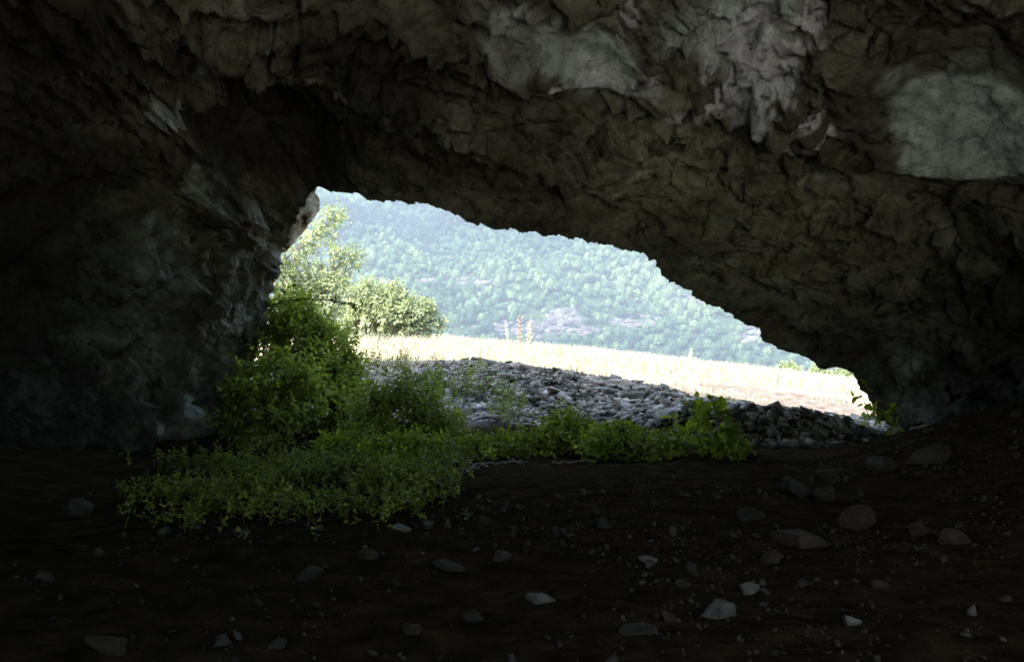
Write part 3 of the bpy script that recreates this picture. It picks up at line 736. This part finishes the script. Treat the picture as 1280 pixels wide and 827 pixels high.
for k, (px, py, y, rx, rz, n, lab, mt) in enumerate(PL):
    py += 7; rz *= .72
    p = P(px, 0, y); bush('low_plant', (p[0], y, gz(p[0], y)), [clp(px, py, y, rx * .8, rz, .4), clp(px + rx * (.7 if k % 2 else -.7), py - rz * .5, y + .1, rx * .28, rz * .75, .2), clp(px + rx * .5, py + rz * .4, y, rx * .6, rz * .6, .35), clp(px - rx * .5, py + rz * .3, y - .2, rx * .6, rz * .7, .35)],
                          lab, 'plant', int(n * .42), .10, mt, 20 + k, 6, .17, 7, 'plants along the edge of the cave floor')
# broad-leaved plant
bush('broad_leaved_plant', (2.55, 12.6, gz(2.55, 12.6)), [clp(882, 520, 12.7, 26, 20, .25), clp(862, 545, 12.6, 22, 18, .3), clp(898, 540, 12.6, 18, 18, .25)],
     'plant with big heart shaped leaves standing above the right end of the row', 'plant', 34, .20, M_LEAF2, 40, 3, .14, 8, asp=.8)
# leaves hanging at the right foot of the arch
bush('hanging_vine', tuple(P(1112, 545, 14.6)), [clp(1088, 500, 14.5, 10, 12, .15), clp(1098, 520, 14.5, 14, 16, .2), clp(1114, 532, 14.3, 10, 10, .2)],
     'leafy sprig hanging into the light at the right foot of the arch', 'vine', 20, .17, M_LEAF2, 41, 3, .12, 5, updir=-.3, asp=.6)
# thin seedlings on the near side of the mound
for k, (px, py, y, lab) in enumerate([(575, 490, 15.5, 'thin straggly weed leaning over the left end of the mound'), (600, 480, 17.5, 'wispy yellowish weed growing on the mound crest, left'),
                                      (625, 508, 15.4, 'sparse weed in front of the slate mound'), (462, 470, 16.5, 'tall thin weed on the pale slope behind the bushes'), (500, 462, 17.5, 'pale wispy weed standing above the weedy bush'),
                                      (545, 485, 16.0, 'greenish weed at the foot of the pale slope, right of the weedy bush'), (640, 520, 14.8, 'little weed just behind the row of low plants, left half')]):
    p = P(px, 0, y); g0 = gz(p[0], y)
    bush('weed', (p[0], y, g0), [clp(px, py, y, 16, 22, .15), clp(px + 6, py - 12, y, 8, 12, .1)], lab, 'weed', 60, .06, M_DRY, 50 + k, 5, .2, 9, 'thin weeds round the slate mound', updir=1.6, asp=.45, stem_r=.005)
# arching twig across the opening on the left
root = empty('twig', P(338, 380, 14.2), 'thin leafy twig arching right from the left pillar', 'branch')
mb = MB(); o0 = P(332, 384, 14.2); line = np.array([P(332, 384, 14.2), P(352, 377, 14.1), P(380, 373, 14.0), (P(410, 375, 13.9)), P(440, 380, 13.9), P(470, 386, 13.8)])
tube(mb, line, .011, .004, 4); tube(mb, [P(352, 377, 14.1), P(356, 366, 14.1), P(360, 358, 14)], .006, .003, 4)
mb.build('stem', M_STEM, root, origin=P(338, 380, 14.2))
g = np.random.default_rng(77); kk = g.integers(0, len(line) - 1, 36); ff = g.uniform(0, 1, 36)[:, None]; O = line[kk] * (1 - ff) + line[kk + 1] * ff
O = np.concatenate([O, np.repeat([P(357, 362, 14)], 6, 0) + g.normal(0, .05, (6, 3))])
V_, F_ = leaves(O, g.normal(0, 1, O.shape) * np.array([1, .6, .4]) - np.array([0, 0, .3]), g.normal(0, .5, O.shape) + np.array([0, -.4, .8]), g.uniform(.06, .12, len(O)), .6)
mesh_obj('foliage', V_ - P(338, 380, 14.2), [F_], M_LEAF, root)
# ground cover
poly = [(160, 604), (240, 580), (330, 572), (430, 565), (560, 574), (580, 592), (560, 618), (530, 640), (470, 650), (430, 664), (385, 676), (350, 698), (300, 704), (265, 688), (240, 664), (170, 640)]
g = np.random.default_rng(31); n = 60000
yv = g.uniform(6.2, 14.2, n); xv = g.uniform(-.4, -.04, n) * yv; z0 = ground_z(xv, yv)
ppx = 640 + xv / yv * F; ppy = 413.5 - (z0 + .12 - EYE) / yv * F; nzv = fbm(np.c_[xv, yv, xv * 0] * 1.6, 3, 270)
n2v = fbm(np.c_[xv, yv, xv * 0] * 3.3, 2, 275)
kp = inpoly(ppx + 26 * nzv + g.normal(0, 26, n), ppy + 14 * nzv + g.normal(0, 15, n), poly) & (nzv + .9 * n2v + g.uniform(-.25, .45, n) > .16)
kp &= (yv > 7.2 + g.exponential(1.1, n)) & (g.uniform(0, 1, n) < .05 + .24 * sstep(7.2, 11.5, yv))
xv, yv, z0, nzv = xv[kp], yv[kp], z0[kp], nzv[kp]; hgt = np.clip(.04 + .10 * sstep(-.3, .6, nzv) + .014 * (yv - 7), .05, .3)
O = np.c_[xv, yv, z0 + hgt * g.uniform(.1, .9, len(xv))]; D = g.normal(0, .45, O.shape) + np.array([0, 0, 1.0])
V_, F_ = sprigs(O, D, g.uniform(.07, .16, len(O)), 7, .058, g, .7)
mb = MB(); mb.add(V_, F_)
for j in g.choice(len(O), 900, replace=False):
    mb.add(*(lambda a, b_: (np.array([a + [-.003, 0, 0], a + [.003, 0, 0], b_]), np.array([[0, 1, 2]])))(np.array([O[j, 0], O[j, 1], z0[j]]), O[j] + D[j] * .1))
o = mb.build('undergrowth', M_LOW); tag(o, 'low dim green ground cover spreading from the bushes over the cave floor', 'undergrowth', kind='stuff')
# dry twigs on the floor edge
mb = MB(); p0 = P(620, 584, 11.9); p0[2] = gz(p0[0], p0[1])
for k, (a, b_, c_, d_) in enumerate([(575, 588, 640, 580), (640, 580, 655, 588), (600, 583, 660, 581), (560, 592, 600, 584), (690, 582, 745, 580), (610, 586, 590, 594)]):
    q0, q1 = on_ground(a, b_), on_ground(c_, d_); q0[2] += .03; q1[2] += .05; tube(mb, wander(q0, q1, 7, .35, 900 + k), .009, .004, 4)
o = mb.build('dry_branch', M_TWIG, origin=p0); o.location = tuple(p0); tag(o, 'bare dry branch lying along the edge of the cave floor', 'branch')

# ================================================================ MEADOW
g = np.random.default_rng(41); n = 170000
yv = 22.5 + (g.uniform(0, 1, n) ** .8) * 26; xv = g.uniform(-.24, .40, n) * yv; nzv = fbm(np.c_[xv, yv, xv * 0] * .7, 3, 280)
kp = (nzv + (yv - 24.5 - 6 * sstep(2.5, 7, xv)) * .12 + g.uniform(-.8, .7, n) > 0) ; xv, yv, nzv = xv[kp], yv[kp], nzv[kp]; z0 = ground_z(xv, yv)
hh = (.16 + .28 * sstep(23, 32, yv)) * np.clip(g.lognormal(-.5, .35, len(xv)), .2, 1.0) * (1 + .5 * nzv); a = g.uniform(0, 6.28, len(xv)); wd = .003 + .00014 * yv
dx, dy = np.cos(a) * wd, np.sin(a) * wd; lean = g.normal(0, .22, (len(xv), 2)) * hh[:, None]
V_ = np.stack([np.c_[xv - dx, yv - dy, z0 - .02], np.c_[xv + dx, yv + dy, z0 - .02], np.c_[xv + lean[:, 0] * .4 + dx, yv + lean[:, 1] * .4 + dy, z0 + hh * .6], np.c_[xv + lean[:, 0], yv + lean[:, 1], z0 + hh]], 1).reshape(-1, 3)
kq = np.arange(len(xv))[:, None] * 4
M_STRAW = leaf_mat('straw', (.24, .215, .17), (.43, .39, .31), (.62, .58, .49), .3, .8)
o = mesh_obj('dry_grass', V_, [np.concatenate([kq + np.array([[0, 1, 2]]), kq + np.array([[0, 2, 3]])])], M_STRAW); tag(o, 'sun bleached dry grass of the meadow outside the cave', 'grass', kind='stuff')
# tall stalks standing above the meadow
M_RUST, t, b = mat_new('rust_stalk', .9); b.inputs['Base Color'].default_value = (.30, .23, .17, 1)
M_PSTALK, t, b = mat_new('pale_stalk', .9); b.inputs['Base Color'].default_value = (.5, .5, .33, 1)
for k, (px, ptop, pbot, mt, wd, lab) in enumerate([(648, 394, 436, M_RUST, 1.0, 'rust brown seed stalk standing above the meadow edge'), (661, 402, 436, M_PSTALK, 1.7, 'pale feathery stalk right of the rust brown one'),
        (637, 404, 434, M_PSTALK, .6, 'slender pale stalk leaning left of the rust brown one'), (451, 400, 428, M_PSTALK, 1.8, 'thick yellowish seed head at the left end of the meadow'),
        (862, 436, 462, M_PSTALK, .8, 'thin straw stalk on the right half of the meadow edge')]):
    yb = 33.0; bz = gz((px - 640) / F * yb, yb); p = np.array([(px - 640) / F * yb, yb, bz]); top = P(px + (2 if k != 2 else -5), ptop, yb)
    root = empty('seed_stalk', p, lab, 'weed', 'tall stalks in the meadow'); mb = MB(); tube(mb, wander(p, top, 6, .06, 300 + k), .012, .008, 5); mb.build('stem', mt, root, origin=p)
    g = np.random.default_rng(320 + k); nn = 160; tz = g.uniform(.35, 1, nn); O = p + (top - p) * tz[:, None] + g.normal(0, .018 * wd, (nn, 3)) * (1.3 - tz)[:, None] * 2
    V_, F_ = leaves(O, g.normal(0, .5, (nn, 3)) + np.array([0, 0, .8]), g.normal(0, 1, (nn, 3)), g.uniform(.04, .09, nn) * wd ** .5, .5); mesh_obj('seed_head', V_ - p, [F_], mt, root)

# ================================================================ TREES OUTSIDE
M_TREE = leaf_mat('leaf_tree', (.19, .235, .15), (.27, .32, .21), (.37, .41, .29), .5)
def tree(base, height, clumps, label, n, lsize, seed, group=None, mat=None, trunk_r=.1, nl=6, slen=.35):
    root = empty('tree', base, label, 'tree', group); g = np.random.default_rng(seed); base = np.array(base, float)
    fork = base + np.array([0, 0, height * .35]); mb = MB(); tube(mb, wander(base - [0, 0, .3], fork, 6, .12, seed), trunk_r, trunk_r * .7, 8)
    C = np.array(clumps, float)
    for k, c in enumerate(C):
        tube(mb, wander(fork - [0, 0, .1], c[:3], 7, .35, seed * 9 + k), trunk_r * .45, trunk_r * .12, 5)
        for j in range(5):
            tip = c[:3] + g.normal(0, .5, 3) * c[3:]; tube(mb, wander(c[:3] + (fork - c[:3]) * .15, tip, 5, .35, seed * 9 + k * 7 + j + 500), trunk_r * .13, trunk_r * .05, 4)
    mb.build('trunk', M_BARK, root, origin=base)
    wgt = (C[:, 3] * C[:, 5]); pick = g.choice(len(C), n, p=wgt / wgt.sum()); u = g.normal(0, 1, (n, 3)); u /= np.linalg.norm(u, axis=1)[:, None]
    O = C[pick, :3] + u * C[pick, 3:] * (g.uniform(.1, 1, n) ** .5 * (1 + .35 * fbm(u * 2.5 + pick[:, None] * 5.1, 2, seed)))[:, None]
    V_, F_ = sprigs(O, u * .7 + g.normal(0, .4, (n, 3)) + np.array([0, 0, .2]), slen * g.uniform(.5, 1.3, n), nl, lsize, g, .6)
    mesh_obj('crown', V_ - base, [F_], mat or M_TREE, root); return root
bx, by = (395 - 640) / F * 40, 40
tree((-9.4, 33, gz(-9.4, 33) - .3), 4.5, [clp(375, 370, 33, 26, 22), clp(405, 385, 33, 22, 16), clp(350, 345, 33, 22, 20), clp(400, 345, 33.5, 30, 12), clp(432, 318, 33, 18, 7), clp(395, 300, 33, 22, 7), clp(420, 268, 33, 14, 8), clp(365, 320, 33, 24, 9), clp(438, 330, 33.4, 14, 8), clp(405, 285, 33, 14, 6), clp(418, 360, 33, 22, 14), clp(350, 395, 33, 24, 20)],
     'tall feathery pale green tree behind the left edge of the opening', 1500, .13, 60, None, None, .07, 6, .35)
tree(((485 - 640) / F * 38, 38, gz((485 - 640) / F * 38, 38) - .2), 1.8, [clp(462, 372, 38, 24, 20), clp(450, 392, 38, 22, 20), clp(495, 385, 38, 24, 22), clp(478, 395, 37.5, 34, 22), clp(522, 390, 38, 20, 14), clp(535, 402, 38, 18, 14), clp(500, 400, 37.5, 36, 18), clp(440, 405, 37.5, 18, 16), clp(492, 366, 38, 10, 10)],
     'rounded sunlit tree at the left end of the meadow', 2200, .15, 61, None, None, .09, 6, .35)
for k, (px, py, r, lab) in enumerate([(1052, 470, 12, 'yellow green bush low at the right corner of the opening'), (1022, 466, 9, 'small bush left of the yellow green corner bush'), (985, 462, 9, 'small round bush peeping over the right meadow edge')]):
    y = 56; p = P(px, py, y); tree((p[0], y, gz(p[0], y) - .1), 1.2, [clp(px, py, y, r, r * .7), clp(px + r * .6, py + r * .3, y, r * .6, r * .6)], lab, 260, .16, 70 + k, 'bushes beyond the meadow edge', M_TREE, .04)

# ================================================================ HAZE
m = bpy.data.materials.new('haze'); m.use_nodes = True; t = m.node_tree
t.nodes.remove(t.nodes['Principled BSDF']); v = t.nodes.new('ShaderNodeVolumePrincipled'); v.inputs['Color'].default_value = (.70, .85, 1, 1)
v.inputs['Density'].default_value = .00036; v.inputs['Anisotropy'].default_value = 0
t.links.new(v.outputs[0], t.nodes['Material Output'].inputs['Volume'])
x0, x1, y0, y1, z0, z1 = -2100, 2100, -260, 2600, -80, 620
Vb = np.array([[x0, y0, z0], [x1, y0, z0], [x1, y1, z0], [x0, y1, z0], [x0, y0, z1], [x1, y0, z1], [x1, y1, z1], [x0, y1, z1]], float)
o = mesh_obj('haze', Vb, [np.array([[0, 3, 2, 1], [4, 5, 6, 7], [0, 1, 5, 4], [1, 2, 6, 5], [2, 3, 7, 6], [3, 0, 4, 7]])], m)
tag(o, 'pale blue summer haze over the valley', 'haze', kind='stuff')
